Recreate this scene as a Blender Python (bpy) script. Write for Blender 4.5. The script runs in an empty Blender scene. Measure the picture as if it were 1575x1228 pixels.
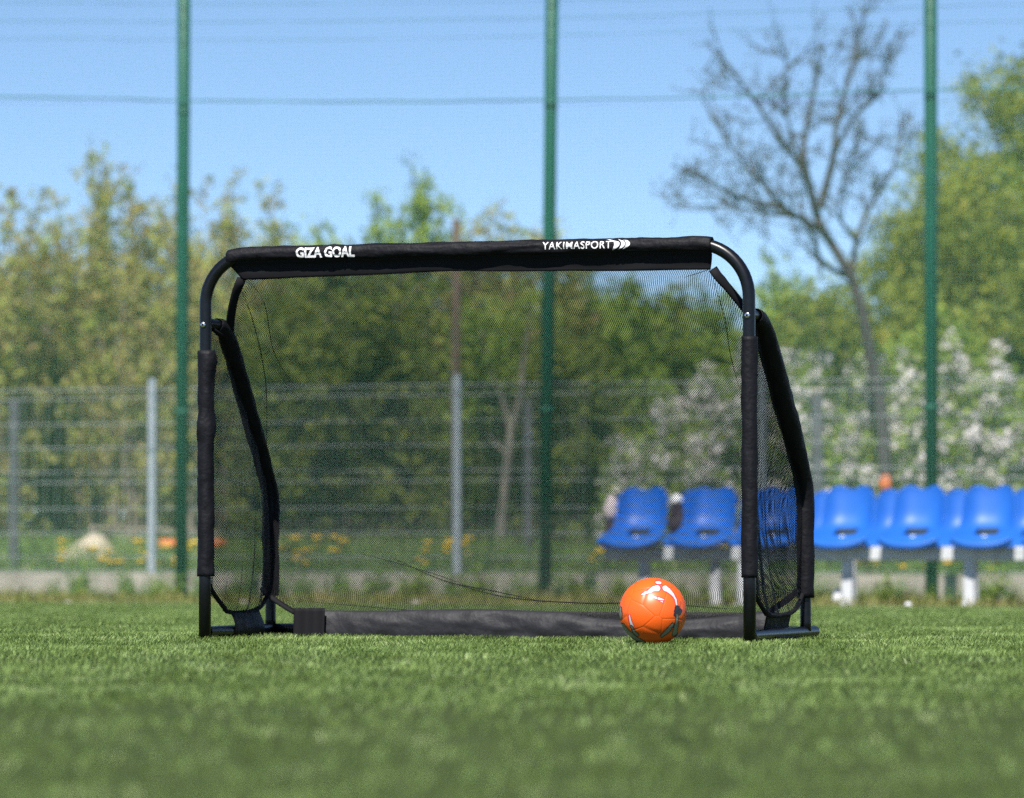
import bpy, bmesh, math, random
import numpy as np
from mathutils import Vector, Matrix, noise
R = math.radians
random.seed(7); rng = np.random.default_rng(11)
sc = bpy.context.scene
C = sc.collection

# ------------------------------------------------------------------ camera, sky, sun, exposure
F = 6700.0                       # focal length in photo pixels (1575 wide)
HOR = 840.0
TILT = math.atan((HOR - 614.0) / F)
CZ = 0.315
TP = 0.20                        # the tall posts' line
TY = 0.36                        # the pitch edge, fence, posts and benches run at this slope across the view
def yon(px, Y0): return Y0 / (1 + TY * (px - 787.5) / F)
YAW = -math.atan(TY)
cd = bpy.data.cameras.new('camera'); cam = bpy.data.objects.new('camera', cd); C.objects.link(cam)
cam.location = (0, 0, CZ); cam.rotation_euler = (R(90) + TILT, 0, 0)
cd.sensor_width = 36; cd.lens = F / 1575 * 36; cd.clip_start = 0.1; cd.clip_end = 3000
cd.dof.use_dof = True; cd.dof.focus_distance = 14.1; cd.dof.aperture_fstop = 3.4
sc.camera = cam
SUN_EL, SUN_AZ = R(52), R(-166)   # azimuth measured from +Y towards +X: behind the camera, a little left
sun_dir = Vector((math.sin(SUN_AZ) * math.cos(SUN_EL), math.cos(SUN_AZ) * math.cos(SUN_EL), math.sin(SUN_EL)))
w = bpy.data.worlds.new('World'); sc.world = w; w.use_nodes = True
nt = w.node_tree; bg = nt.nodes['Background']; sky = nt.nodes.new('ShaderNodeTexSky')
sky.sky_type = 'NISHITA'; sky.sun_disc = False; sky.sun_elevation = SUN_EL; sky.sun_rotation = SUN_AZ
sky.air_density = 0.66; sky.dust_density = 0.0; sky.ozone_density = 2.8; sky.altitude = 2500
nt.links.new(sky.outputs[0], bg.inputs[0]); bg.inputs[1].default_value = 0.105
sd = bpy.data.lights.new('sun', 'SUN'); sd.energy = 5.0; sd.angle = R(0.5); sd.color = (1, .955, .89)
so = bpy.data.objects.new('sun', sd); C.objects.link(so)
so.rotation_euler = sun_dir.to_track_quat('Z', 'Y').to_euler()
sc.view_settings.view_transform = 'Standard'; sc.view_settings.look = 'None'
sc.view_settings.exposure = 0.6; sc.view_settings.gamma = 1
sc.cycles.use_denoising = False
sc.cycles.transparent_max_bounces = 24; sc.cycles.max_bounces = 6
sc.cycles.diffuse_bounces = 3; sc.cycles.glossy_bounces = 3; sc.cycles.caustics_reflective = False
sc.cycles.use_adaptive_sampling = True; sc.cycles.adaptive_threshold = 0.02

def at(px, py, Y):
    """world point of a photo pixel at depth Y"""
    x, y = (px - 787.5) / F, (614 - py) / F
    dx, dy, dz = x, math.cos(TILT) - y * math.sin(TILT), math.sin(TILT) + y * math.cos(TILT)
    s = Y / dy
    return Vector((dx * s, Y, CZ + dz * s))

# ------------------------------------------------------------------ helpers
def tag(o, label=None, cat=None, group=None, kind=None):
    if label: o['label'] = label
    if cat: o['category'] = cat
    if group: o['group'] = group
    if kind: o['kind'] = kind
    return o
def empty(name, loc, rz=0):
    o = bpy.data.objects.new(name, None); C.objects.link(o); o.location = loc; o.rotation_euler.z = rz
    o.empty_display_size = .1
    return o
def copy_tree(o, parent=None):
    c = o.copy(); C.objects.link(c); c.parent = parent
    for ch in list(o.children): copy_tree(ch, c)
    return c
def mesh_np(name, V, Fq, mat, parent=None, smooth=False, uv=None):
    """V (n,3), Fq (m,k) constant k"""
    V = np.asarray(V, np.float32); Fq = np.asarray(Fq, np.int32); k = Fq.shape[1]
    me = bpy.data.meshes.new(name)
    me.vertices.add(len(V)); me.vertices.foreach_set('co', V.ravel())
    me.loops.add(Fq.size); me.loops.foreach_set('vertex_index', Fq.ravel())
    me.polygons.add(len(Fq)); me.polygons.foreach_set('loop_start', np.arange(0, Fq.size, k, dtype=np.int32))
    me.polygons.foreach_set('loop_total', np.full(len(Fq), k, np.int32))
    if smooth: me.polygons.foreach_set('use_smooth', np.ones(len(Fq), bool))
    me.update(calc_edges=True)
    if uv is not None:
        l = me.uv_layers.new(name='UVMap'); l.data.foreach_set('uv', np.asarray(uv, np.float32)[Fq.ravel()].ravel())
    me.validate()
    for m in (mat if isinstance(mat, (list, tuple)) else [mat]): me.materials.append(m)
    o = bpy.data.objects.new(name, me); C.objects.link(o); o.parent = parent
    return o
class MB:
    """collects quads of tubes, boxes and grids into one mesh"""
    def __init__(s): s.v = []; s.f = []; s.uv = []
    def add(s, vs, fs, uvs=None):
        n = len(s.v); s.v += [tuple(v) for v in vs]; s.f += [tuple(n + i for i in f) for f in fs]
        s.uv += list(uvs) if uvs is not None else [(0, 0)] * len(vs)
    def tube(s, pts, rad, n=8, cap=True, squash=1.0):
        pts = [Vector(p) for p in pts]
        if not hasattr(rad, '__len__'): rad = [rad] * len(pts)
        vs = []; fs = []; ref = None
        for i, p in enumerate(pts):
            t = (pts[min(i + 1, len(pts) - 1)] - pts[max(i - 1, 0)]).normalized()
            if ref is None:
                ref = t.orthogonal().normalized()
            ref = (ref - t * ref.dot(t)).normalized(); b = t.cross(ref)
            for k in range(n):
                a = 2 * math.pi * k / n
                vs.append(p + (ref * math.cos(a) + b * math.sin(a) * squash) * rad[i])
        for i in range(len(pts) - 1):
            for k in range(n):
                k2 = (k + 1) % n
                fs.append((i * n + k, i * n + k2, (i + 1) * n + k2, (i + 1) * n + k))
        if cap:
            vs.append(pts[0]); vs.append(pts[-1]); a = len(vs) - 2; e = (len(pts) - 1) * n
            for k in range(n):
                k2 = (k + 1) % n
                fs.append((a, k2, k)); fs.append((a + 1, e + k, e + k2))
        s.add(vs, fs)
    def box(s, c, size, rz=0):
        x, y, z = [q / 2 for q in size]; M = Matrix.Rotation(rz, 3, 'Z'); c = Vector(c)
        vs = [c + M @ Vector((i * x, j * y, k * z)) for i in (-1, 1) for j in (-1, 1) for k in (-1, 1)]
        s.add(vs, [(0, 1, 3, 2), (4, 6, 7, 5), (0, 4, 5, 1), (2, 3, 7, 6), (0, 2, 6, 4), (1, 5, 7, 3)])
    def grid(s, P, uvs=None):
        nr, nc = len(P), len(P[0])
        s.add([p for r in P for p in r], [(i * nc + j, i * nc + j + 1, (i + 1) * nc + j + 1, (i + 1) * nc + j)
              for i in range(nr - 1) for j in range(nc - 1)], None if uvs is None else [q for r in uvs for q in r])
    def build(s, name, mat, parent=None, smooth=True, bevel=0, solid=0):
        me = bpy.data.meshes.new(name); me.from_pydata(s.v, [], s.f)
        l = me.uv_layers.new(name='UVMap')
        for lp in me.loops: l.data[lp.index].uv = s.uv[lp.vertex_index]
        if smooth: me.polygons.foreach_set('use_smooth', [True] * len(me.polygons))
        me.update(); me.materials.append(mat)
        o = bpy.data.objects.new(name, me); C.objects.link(o); o.parent = parent
        if solid:
            m = o.modifiers.new('solid', 'SOLIDIFY'); m.thickness = solid; m.offset = 0
        if bevel:
            m = o.modifiers.new('bevel', 'BEVEL'); m.width = bevel; m.segments = 2
        return o
def catmull(P, n):
    P = [Vector(p) for p in P]; out = []
    Q = [P[0] * 2 - P[1]] + P + [P[-1] * 2 - P[-2]]
    for i in range(len(P) - 1):
        a, b, c, d = Q[i:i + 4]
        for k in range(n):
            t = k / n
            out.append(.5 * ((2 * b) + (c - a) * t + (2 * a - 5 * b + 4 * c - d) * t * t + (3 * b - a - 3 * c + d) * t ** 3))
    out.append(P[-1]); return out

# ------------------------------------------------------------------ materials
def mat(name, col, rough=.6, spec=.5, metal=0, **kw):
    m = bpy.data.materials.new(name); m.use_nodes = True
    b = m.node_tree.nodes['Principled BSDF']
    b.inputs['Base Color'].default_value = (*col, 1); b.inputs['Roughness'].default_value = rough
    b.inputs['Specular IOR Level'].default_value = spec; b.inputs['Metallic'].default_value = metal
    for k, v in kw.items(): b.inputs[k.replace('_', ' ')].default_value = v
    return m
def N(m, t, **kw):
    n = m.node_tree.nodes.new(t)
    for k, v in kw.items(): setattr(n, k, v)
    return n
def ramp(m, stops):
    r = N(m, 'ShaderNodeValToRGB'); e = r.color_ramp.elements
    while len(e) < len(stops): e.new(.5)
    for i, (p, c) in enumerate(stops): e[i].position = p; e[i].color = (*c, 1)
    return r
def noisy(m, scale, stops, detail=4, coord='Object', target='Base Color', stretch=None, bump=0, bscale=None):
    """noise-driven colour on a principled material, with optional bump"""
    L = m.node_tree.links; b = m.node_tree.nodes['Principled BSDF']
    tc = N(m, 'ShaderNodeTexCoord'); src = tc.outputs[coord]
    if stretch:
        mp = N(m, 'ShaderNodeMapping'); mp.inputs['Scale'].default_value = stretch; L.new(src, mp.inputs[0]); src = mp.outputs[0]
    n = N(m, 'ShaderNodeTexNoise'); n.inputs['Scale'].default_value = scale; n.inputs['Detail'].default_value = detail
    L.new(src, n.inputs['Vector'])
    if stops:
        r = ramp(m, stops); L.new(n.outputs['Fac'], r.inputs[0]); L.new(r.outputs[0], b.inputs[target])
    if bump:
        n2 = N(m, 'ShaderNodeTexNoise'); n2.inputs['Scale'].default_value = bscale or scale * 3; n2.inputs['Detail'].default_value = 5
        L.new(src, n2.inputs['Vector'])
        bp = N(m, 'ShaderNodeBump'); bp.inputs['Strength'].default_value = bump; bp.inputs['Distance'].default_value = .01
        L.new(n2.outputs['Fac'], bp.inputs['Height']); L.new(bp.outputs[0], b.inputs['Normal'])
    return m
def leafmat(name, stops, trans=.3, rough=.6):
    m = mat(name, (.1, .1, .1), rough, .25); L = m.node_tree.links; b = m.node_tree.nodes['Principled BSDF']
    g = N(m, 'ShaderNodeNewGeometry'); r = ramp(m, stops)
    tc = N(m, 'ShaderNodeTexCoord'); n = N(m, 'ShaderNodeTexNoise'); n.inputs['Scale'].default_value = 4.5; n.inputs['Detail'].default_value = 3
    L.new(tc.outputs['Object'], n.inputs['Vector'])
    mx = N(m, 'ShaderNodeMath', operation='MULTIPLY_ADD'); L.new(n.outputs['Fac'], mx.inputs[0]); mx.inputs[1].default_value = 2.4; mx.inputs[2].default_value = -.70
    av = N(m, 'ShaderNodeMix'); av.inputs[0].default_value = .65
    L.new(g.outputs['Random Per Island'], av.inputs[2]); L.new(mx.outputs[0], av.inputs[3])
    L.new(av.outputs[0], r.inputs[0]); L.new(r.outputs[0], b.inputs['Base Color'])
    t = N(m, 'ShaderNodeBsdfTranslucent'); L.new(r.outputs[0], t.inputs[0])
    ms = N(m, 'ShaderNodeMixShader'); ms.inputs[0].default_value = trans
    out = m.node_tree.nodes['Material Output']
    L.new(b.outputs[0], ms.inputs[1]); L.new(t.outputs[0], ms.inputs[2]); L.new(ms.outputs[0], out.inputs[0])
    return m
def netmat(name, px, py, hole, col, square=False, rough=.5, stag=True):
    """procedural open mesh: holes are transparent. UV is in metres."""
    m = mat(name, col, rough, .15 if 'black' in name else .5); nt = m.node_tree; L = nt.links; b = nt.nodes['Principled BSDF']
    uv = N(m, 'ShaderNodeUVMap'); uv.uv_map = 'UVMap'
    def lattice(off):
        s = N(m, 'ShaderNodeVectorMath', operation='MULTIPLY_ADD'); L.new(uv.outputs[0], s.inputs[0])
        s.inputs[1].default_value = (1 / px, 1 / py, 0); s.inputs[2].default_value = (off, off, 0)
        f = N(m, 'ShaderNodeVectorMath', operation='FRACTION'); L.new(s.outputs[0], f.inputs[0])
        c = N(m, 'ShaderNodeVectorMath', operation='SUBTRACT'); L.new(f.outputs[0], c.inputs[0]); c.inputs[1].default_value = (.5, .5, 0)
        return c
    if square:
        c = lattice(0); a = N(m, 'ShaderNodeVectorMath', operation='ABSOLUTE'); L.new(c.outputs[0], a.inputs[0])
        sp = N(m, 'ShaderNodeSeparateXYZ'); L.new(a.outputs[0], sp.inputs[0])
        mx = N(m, 'ShaderNodeMath', operation='MAXIMUM'); L.new(sp.outputs[0], mx.inputs[0]); L.new(sp.outputs[1], mx.inputs[1]); d = mx
    else:
        ds = []
        for off in (0, .5):
            c = lattice(off); l = N(m, 'ShaderNodeVectorMath', operation='LENGTH'); L.new(c.outputs[0], l.inputs[0]); ds.append(l)
        mn = N(m, 'ShaderNodeMath', operation='MINIMUM'); L.new(ds[0].outputs['Value'], mn.inputs[0]); L.new(ds[1].outputs['Value'], mn.inputs[1]); d = mn
    gt = N(m, 'ShaderNodeMath', operation='GREATER_THAN'); L.new(d.outputs[0], gt.inputs[0]); gt.inputs[1].default_value = hole
    tr = N(m, 'ShaderNodeBsdfTransparent'); ms = N(m, 'ShaderNodeMixShader')
    L.new(gt.outputs[0], ms.inputs[0]); L.new(tr.outputs[0], ms.inputs[1]); L.new(b.outputs[0], ms.inputs[2])
    L.new(ms.outputs[0], nt.nodes['Material Output'].inputs[0])
    return m

M_metal = noisy(mat('black_tube', (.009, .010, .012), .32, .4), 60, [(.3, (.003, .004, .0055)), (.7, (.006, .007, .009))])
M_fabric = noisy(mat('black_fabric', (.012, .012, .015), .6, .2, Sheen_Weight=.0), 25, [(.3, (.004, .004, .006)), (.7, (.009, .009, .012))], bump=.35, bscale=55)
M_skirt = noisy(mat('dull_black_fabric', (.03, .03, .033), .6, .35, Sheen_Weight=.1), 18, [(.3, (.010, .010, .0125)), (.7, (.019, .019, .023))], bump=.5, bscale=30)
M_sidenet = netmat('black_side_netting', .0073, .0088, .245, (.012, .012, .014), rough=.6)
M_web = mat('black_webbing', (.008, .008, .010), .8, .2)
M_net = netmat('black_netting', .0073, .0088, .285, (.006, .006, .007), rough=.8)
M_white = mat('white_print', (.85, .85, .86), .5)
M_steel = mat('bright_steel', (.75, .75, .75), .25, .5, 1)
M_green = noisy(mat('green_post_paint', (.008, .095, .062), .45, .4), 6, [(.3, (.006, .085, .055)), (.7, (.010, .115, .075))])
M_stop = netmat('green_safety_netting', .030, .030, .460, (.06, .20, .13), square=True, rough=.7)
M_galv = noisy(mat('galvanised_steel', (.42, .46, .50), .45, .5, .25), 20, [(.3, (.33, .37, .42)), (.7, (.5, .54, .58))])
M_wire = mat('galvanised_wire', (.36, .38, .39), .5, .5, .2)
M_darkpost = noisy(mat('weathered_post', (.09, .09, .10), .8), 12, [(.3, (.05, .052, .06)), (.7, (.12, .12, .13))], bump=.4)
M_brownpole = noisy(mat('brown_wood', (.08, .05, .035), .85), 10, [(.3, (.05, .032, .025)), (.7, (.13, .085, .06))], stretch=(1, 1, .1), bump=.4)
M_conc = noisy(mat('concrete', (.4, .36, .31), .9, .2), 3, [(.25, (.24, .21, .17)), (.5, (.38, .34, .29)), (.8, (.48, .43, .37))], detail=8, bump=.5)
M_sand = noisy(mat('sand', (.5, .42, .3), .95, .1), 8, [(.3, (.40, .33, .24)), (.7, (.58, .50, .38))], bump=.5)
M_orange = mat('orange_plastic', (.75, .19, .05), .5)
M_seat = noisy(mat('blue_plastic', (.02, .16, .6), .45, .35), 4, [(.3, (.013, .105, .43)), (.7, (.021, .14, .53))])
M_beam = noisy(mat('grey_painted_steel', (.42, .44, .46), .5), 12, [(.3, (.46, .48, .50)), (.7, (.62, .64, .66))])
M_bark = noisy(mat('grey_bark', (.14, .12, .1), .9, .2), 14, [(.3, (.12, .10, .085)), (.7, (.3, .26, .22))], stretch=(1, 1, .3), bump=.5)
M_pale_bark = noisy(mat('pale_bark', (.3, .26, .2), .9, .2), 14, [(.3, (.2, .16, .12)), (.7, (.4, .34, .28))], stretch=(1, 1, .3), bump=.5)
M_dark_bark = noisy(mat('dark_bark', (.06, .055, .05), .9, .2), 14, [(.3, (.035, .032, .034)), (.7, (.10, .085, .085))], stretch=(1, 1, .3))
M_soil = noisy(mat('soil_ground', (.14, .11, .07), .95, .1), 3, [(.3, (.09, .08, .045)), (.55, (.10, .12, .045)), (.8, (.22, .17, .11))], detail=8, bump=.5)
L_olive = leafmat('olive_leaves', [(.0, (.20, .13, .08)), (.32, (.39, .31, .12)), (.6, (.38, .40, .10)), (1, (.42, .54, .10))])
L_yellow = leafmat('yellow_green_leaves', [(.0, (.06, .085, .02)), (.35, (.17, .22, .04)), (.7, (.33, .37, .06)), (1, (.48, .40, .09))])
L_green = leafmat('fresh_green_leaves', [(.0, (.09, .14, .03)), (.4, (.24, .34, .06)), (.75, (.38, .48, .08)), (1, (.52, .54, .11))])
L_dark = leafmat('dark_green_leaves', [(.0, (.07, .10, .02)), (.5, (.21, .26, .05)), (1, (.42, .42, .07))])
L_bud = leafmat('bud_leaves', [(.0, (.07, .045, .04)), (.5, (.13, .085, .06)), (1, (.13, .16, .05))])
L_weed = leafmat('weed_leaves', [(.0, (.09, .16, .03)), (.5, (.19, .30, .06)), (1, (.42, .42, .18))])
L_blossom = leafmat('white_petals', [(.0, (.55, .50, .48)), (1, (.82, .78, .76))], trans=.2)
L_verge = leafmat('dry_verge_leaves', [(.0, (.10, .12, .04)), (.4, (.20, .24, .06)), (.7, (.34, .30, .12)), (1, (.45, .38, .20))])
M_yellow = mat('yellow_petals', (.85, .55, .02), .7)

# ------------------------------------------------------------------ ground
def gturf(n): return 0 if n < 15 else -(n - 15) * .004
def gz(x, y):
    n = y + TY * x
    if n < 27.5: return gturf(n) - .02
    if n < 33.2: return gturf(n) - .02 + .03 * noise.noise(Vector((x * .8, y * .8, 0)))
    t = min(1, (n - 33.2) / 2.0)
    return -.09 + .15 * t + .09 * noise.noise(Vector((x * .35, y * .35, 3)))
mb = MB(); mb.grid([[(x, n - TY * x, gturf(n)) for x in np.linspace(-40, 40, 21)] for n in np.linspace(-16, 26.4, 43)])
M_turfbase = noisy(mat('turf_base', (.06, .11, .025), .95, .1), 6, [(.3, (.03, .045, .012)), (.7, (.06, .085, .025))])
tag(mb.build('pitch_ground', M_turfbase), 'green artificial turf pitch', None, None, 'structure')
mb = MB(); xs = np.concatenate([np.linspace(-900, -14, 8), np.linspace(-12, 12, 81), np.linspace(14, 900, 8)])
ns = np.concatenate([np.linspace(26.4, 60, 100), np.linspace(70, 1500, 10)])
mb.grid([[(x, n - TY * max(-40, min(40, x)), gz(x, n - TY * x)) for x in xs] for n in ns])
tag(mb.build('ground', M_soil), 'rough soil and grass ground behind the pitch', None, None, 'structure')
mb = MB(); mb.grid([[(x, y, -.2) for x in (-900, 0, 900)] for y in (-900, 60)])
tag(mb.build('outer_ground', M_turfbase), 'level green ground around the pitch', None, None, 'structure')
mb = MB(); mb.box((0, 26.45, gturf(26.4) - .022), (60, .10, .05), YAW)
tag(mb.build('kerb', M_conc, None, False, .01), 'low concrete kerb along the turf edge', None, None, 'structure')

# ------------------------------------------------------------------ turf blades
def blades(name, X, Y, H, W, mt, lean=.9, z0=0):
    n = len(X); X = np.asarray(X); Y = np.asarray(Y); a = rng.uniform(0, 2 * np.pi, n); yaw = rng.uniform(0, np.pi, n)
    if mt.name == 'turf_fibres': a = np.array([noise.noise(Vector((x * 2.1, y * 2.1, 31))) * 3.2 for x, y in zip(X, Y)]) + rng.normal(size=n) * 1.2 - 1.2
    l = H * lean * rng.uniform(.2, 1.1, n)
    bx, by = np.cos(yaw) * W / 2, np.sin(yaw) * W / 2
    lx, ly = np.cos(a) * l, np.sin(a) * l
    z = np.zeros(n) + z0
    h = H * rng.uniform(.7, 1.15, n)
    v = np.stack([
        np.stack([X - bx, Y - by, z], 1), np.stack([X + bx, Y + by, z], 1),
        np.stack([X + bx * .8 + lx * .35, Y + by * .8 + ly * .35, z + h * .62], 1), np.stack([X - bx * .8 + lx * .35, Y - by * .8 + ly * .35, z + h * .62], 1),
        np.stack([X + lx + bx * .25, Y + ly + by * .25, z + h], 1), np.stack([X + lx - bx * .25, Y + ly - by * .25, z + h], 1)], 1)
    V = v.reshape(-1, 3); i = np.arange(n)[:, None] * 6
    Fq = np.concatenate([i + np.array([[0, 1, 2, 3]]), i + np.array([[3, 2, 4, 5]])], 0)
    return mesh_np(name, V, Fq, mt)
M_turf = mat('turf_fibres', (.1, .2, .05), .45, .22); L = M_turf.node_tree.links; b = M_turf.node_tree.nodes['Principled BSDF']
g = N(M_turf, 'ShaderNodeNewGeometry'); tc = N(M_turf, 'ShaderNodeTexCoord'); n1 = N(M_turf, 'ShaderNodeTexNoise'); n1.inputs['Scale'].default_value = 4.5; n1.inputs['Detail'].default_value = 3
L.new(tc.outputs['Object'], n1.inputs['Vector'])
m1 = N(M_turf, 'ShaderNodeMath', operation='MULTIPLY_ADD'); L.new(n1.outputs['Fac'], m1.inputs[0]); m1.inputs[1].default_value = 2.8; m1.inputs[2].default_value = -.92
m2 = N(M_turf, 'ShaderNodeMix'); m2.inputs[0].default_value = .62; L.new(g.outputs['Random Per Island'], m2.inputs[2]); L.new(m1.outputs[0], m2.inputs[3])
r = ramp(M_turf, [(.1, (.105, .150, .028)), (.42, (.195, .29, .075)), (.75, (.31, .44, .145)), (.97, (.66, .72, .38))]); L.new(m2.outputs[0], r.inputs[0]); L.new(r.outputs[0], b.inputs['Base Color'])
t = N(M_turf, 'ShaderNodeBsdfTranslucent'); L.new(r.outputs[0], t.inputs[0]); ms = N(M_turf, 'ShaderNodeMixShader'); ms.inputs[0].default_value = .25
L.new(b.outputs[0], ms.inputs[1]); L.new(t.outputs[0], ms.inputs[2]); L.new(ms.outputs[0], M_turf.node_tree.nodes['Material Output'].inputs[0])
XX, YY = [], []
for y0, y1, dens in ((5, 8.5, 1500), (8.5, 9, 2600), (9, 12.5, 3200), (12.5, 17, 5600), (17, 28, 2400)):
    n = int((y1 - y0) * (y0 + y1) * .5 * .30 * dens * 1.0); yy = rng.uniform(y0, y1, n * 2)
    xx = rng.uniform(-1, 1, n * 2) * (yy * .135 + .25); k = rng.random(n * 2) < .5
    XX.append(xx[k]); YY.append(yy[k])
n = 60000; yy = rng.uniform(1, 26.3, n); xx = rng.uniform(-6, 6, n); k = np.abs(xx) > yy * .135 + .25; XX.append(xx[k]); YY.append(yy[k])
X = np.concatenate(XX); Y = np.concatenate(YY); k = Y + TY * X < 26.37; X = X[k]; Y = Y[k]
cl = np.array([noise.noise(Vector((x * 3.0, y * 3.0, 0))) + .6 * noise.noise(Vector((x * 9.0, y * 9.0, 5))) for x, y in zip(X, Y)])
H = .0145 * (1 + .35 * cl)
# blades are pressed down where the goal bars and the ball rest
turf = blades('turf_blades', X, Y, H, rng.uniform(.0013, .0028, len(X)), M_turf, 1.0, np.array([gturf(q) for q in Y + TY * X]))
tag(turf, 'short green plastic turf blades covering the pitch', 'turf', None, 'stuff')

# ------------------------------------------------------------------ goal
GL = Vector((at(315, 985, 14.6).x, 14.6, 0)); GR = Vector((at(1153, 988, 14.0).x, 14.0, 0))
Wg = (GR - GL).length; U = (GR - GL).normalized(); B = Vector((-U.y, U.x, 0)); Hg = 1.29; ang = math.atan2(U.y, U.x)
goal = empty('football_goal', GL, ang)   # local x = across, y = back, z = up
tag(goal, 'black folding mini football goal with mesh net and lettered crossbar, behind the orange ball', 'football goal')
TR = .0205
def bend(side):      # -1 left, +1 right ; centre line of post and corner
    Rr = .165 if side < 0 else .175
    c = (Rr, Hg - Rr); P = [(0, 0, .0), (0, 0, .2), (0, 0, .6), (0, 0, Hg - Rr)]
    for k in range(1, 15):
        a = math.pi - k * math.pi / 2 / 14
        P.append((c[0] + Rr * math.cos(a), 0, c[1] + Rr * math.sin(a)))
    if side > 0: P = [(Wg - x, y, z) for x, y, z in P]
    return P
for side in (-1, 1):
    P = bend(side); mb = MB(); mb.tube(P, TR, 20)
    mb.build('post', M_metal, goal)
mb = MB(); mb.tube([(.16, 0, Hg), (Wg - .17, 0, Hg)], TR - .0006, 20); mb.build('crossbar', M_metal, goal)
# foot of each post: slightly thinner tube seen under sleeve is the post itself; sleeves
def sleeve(path, rad, name, mt, n=22, wob=.003, seed=0, flat=None, sub=60, parent=goal, taper=None):
    pts = [Vector(p) for p in path]; L = [0]
    for a, b_ in zip(pts, pts[1:]): L.append(L[-1] + (b_ - a).length)
    out = []; j = 0
    for k in range(sub + 1):
        s = L[-1] * k / sub
        while j < len(L) - 2 and L[j + 1] < s: j += 1
        f = (s - L[j]) / max(1e-9, L[j + 1] - L[j]); out.append(pts[j].lerp(pts[j + 1], f))
    mb = MB(); P = []; ref = None
    for i, p in enumerate(out):
        t = (out[min(i + 1, sub)] - out[max(i - 1, 0)]).normalized()
        ref = Vector((0, 1, 0)); ref = (ref - t * ref.dot(t)).normalized(); b_ = t.cross(ref); row = []
        for k in range(n + 1):
            a = 2 * math.pi * (k % n) / n
            w_ = noise.noise(Vector((math.cos(a) * 1.5 + seed, math.sin(a) * 1.5, i * L[-1] / sub * 14))) * wob + \
                 noise.noise(Vector((math.cos(a) * 3 + seed, math.sin(a) * 3, i * L[-1] / sub * 45))) * wob * .5
            rr = rad + w_
            if taper: rr += taper(i / sub, a)
            row.append(p + (ref * math.cos(a) + b_ * math.sin(a)) * rr)
        P.append(row)
    mb.grid(P)
    return mb.build(name, mt, parent, True, 0, .002)
# post sleeves (fabric) : z .21-.97 left, .21-.985 right
def tl(t, a): return .010 * math.exp(-((t - .96) / .05) ** 2) * max(0, -math.sin(a)) + .007 * math.exp(-((t - .66) / .05) ** 2)
SL = sleeve([(0.002, .004, .213), (0, .004, .97)], .0265, 'post_sleeve', M_fabric, wob=.0045, seed=1, taper=tl)
SR = sleeve([(Wg, .004, .213), (Wg, .004, .988)], .0255, 'post_sleeve', M_fabric, wob=.0035, seed=9)
# crossbar sleeve with band hanging down
BZ = 1.208
XL, XR = .082, Wg - .122
def cross_z(x):      # the sleeve follows the tube a little at its ends
    zl = 0
    if x < .165: zl = -(.165 - math.sqrt(max(0, .165 ** 2 - (.165 - x) ** 2))) * .5
    d = Wg - x
    if d < .175: zl = -(.175 - math.sqrt(max(0, .175 ** 2 - (.175 - d) ** 2))) * .5
    return Hg + zl
NX = 150
def wrinkle(x, a):
    k1 = math.exp(-((x - .20) / .03) ** 2) + math.exp(-((x - .46) / .05) ** 2) + math.exp(-((x - 1.15) / .03) ** 2) + math.exp(-((x - 1.5) / .05) ** 2)
    return noise.noise(Vector((x * 9, a * 2, 4))) * .0035 + noise.noise(Vector((x * 38, a * 3, 1))) * (.0012 + .003 * k1)
rows = []
def prof_point(x, q, pad=0):
    """q: 0..1 around the sleeve from front-low over the top to back-low; radius of the lumpy sleeve"""
    a = R(-62) + q * R(62 + 180 + 30)     # angle in (front=-y, up=z) plane: 0 = front, 90 = top
    rr = .0248 + pad + wrinkle(x, a)
    return Vector((x, -math.cos(a) * rr, cross_z(x) + math.sin(a) * rr))
band_bottom = lambda x: BZ + .006 * noise.noise(Vector((x * 3, 0, 7))) + .016 * math.exp(-((x - .9) / .45) ** 2) * .6
mb = MB(); P = []; Pb = []
for i in range(NX + 1):
    x = XL + (XR - XL) * i / NX
    row = [prof_point(x, k / 26) for k in range(27)][::-1]
    f0 = row[-1]; zb = band_bottom(x); nb = len(row); 
    for k in range(1, 9):
        t = k / 8; xx = x + (.045 * t * max(0, 1 - (x - XL) / .3) - .012 * t * max(0, 1 - (XR - x) / .2))
        row.append(Vector((xx, f0.y * (1 - min(1, t * 3)) * .6 + .006 + .012 * t + .004 * noise.noise(Vector((x * 7, t * 2, 2))), f0.z + (zb - f0.z) * t)))
    P.append(row[:nb]); Pb.append(row[nb - 1:])
mb.grid(P); cs = mb.build('crossbar_sleeve', M_fabric, goal, True, 0, .0018)
mb = MB(); mb.grid(Pb); mb.build('net_band', M_web, goal, True, 0, .0018)
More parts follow.
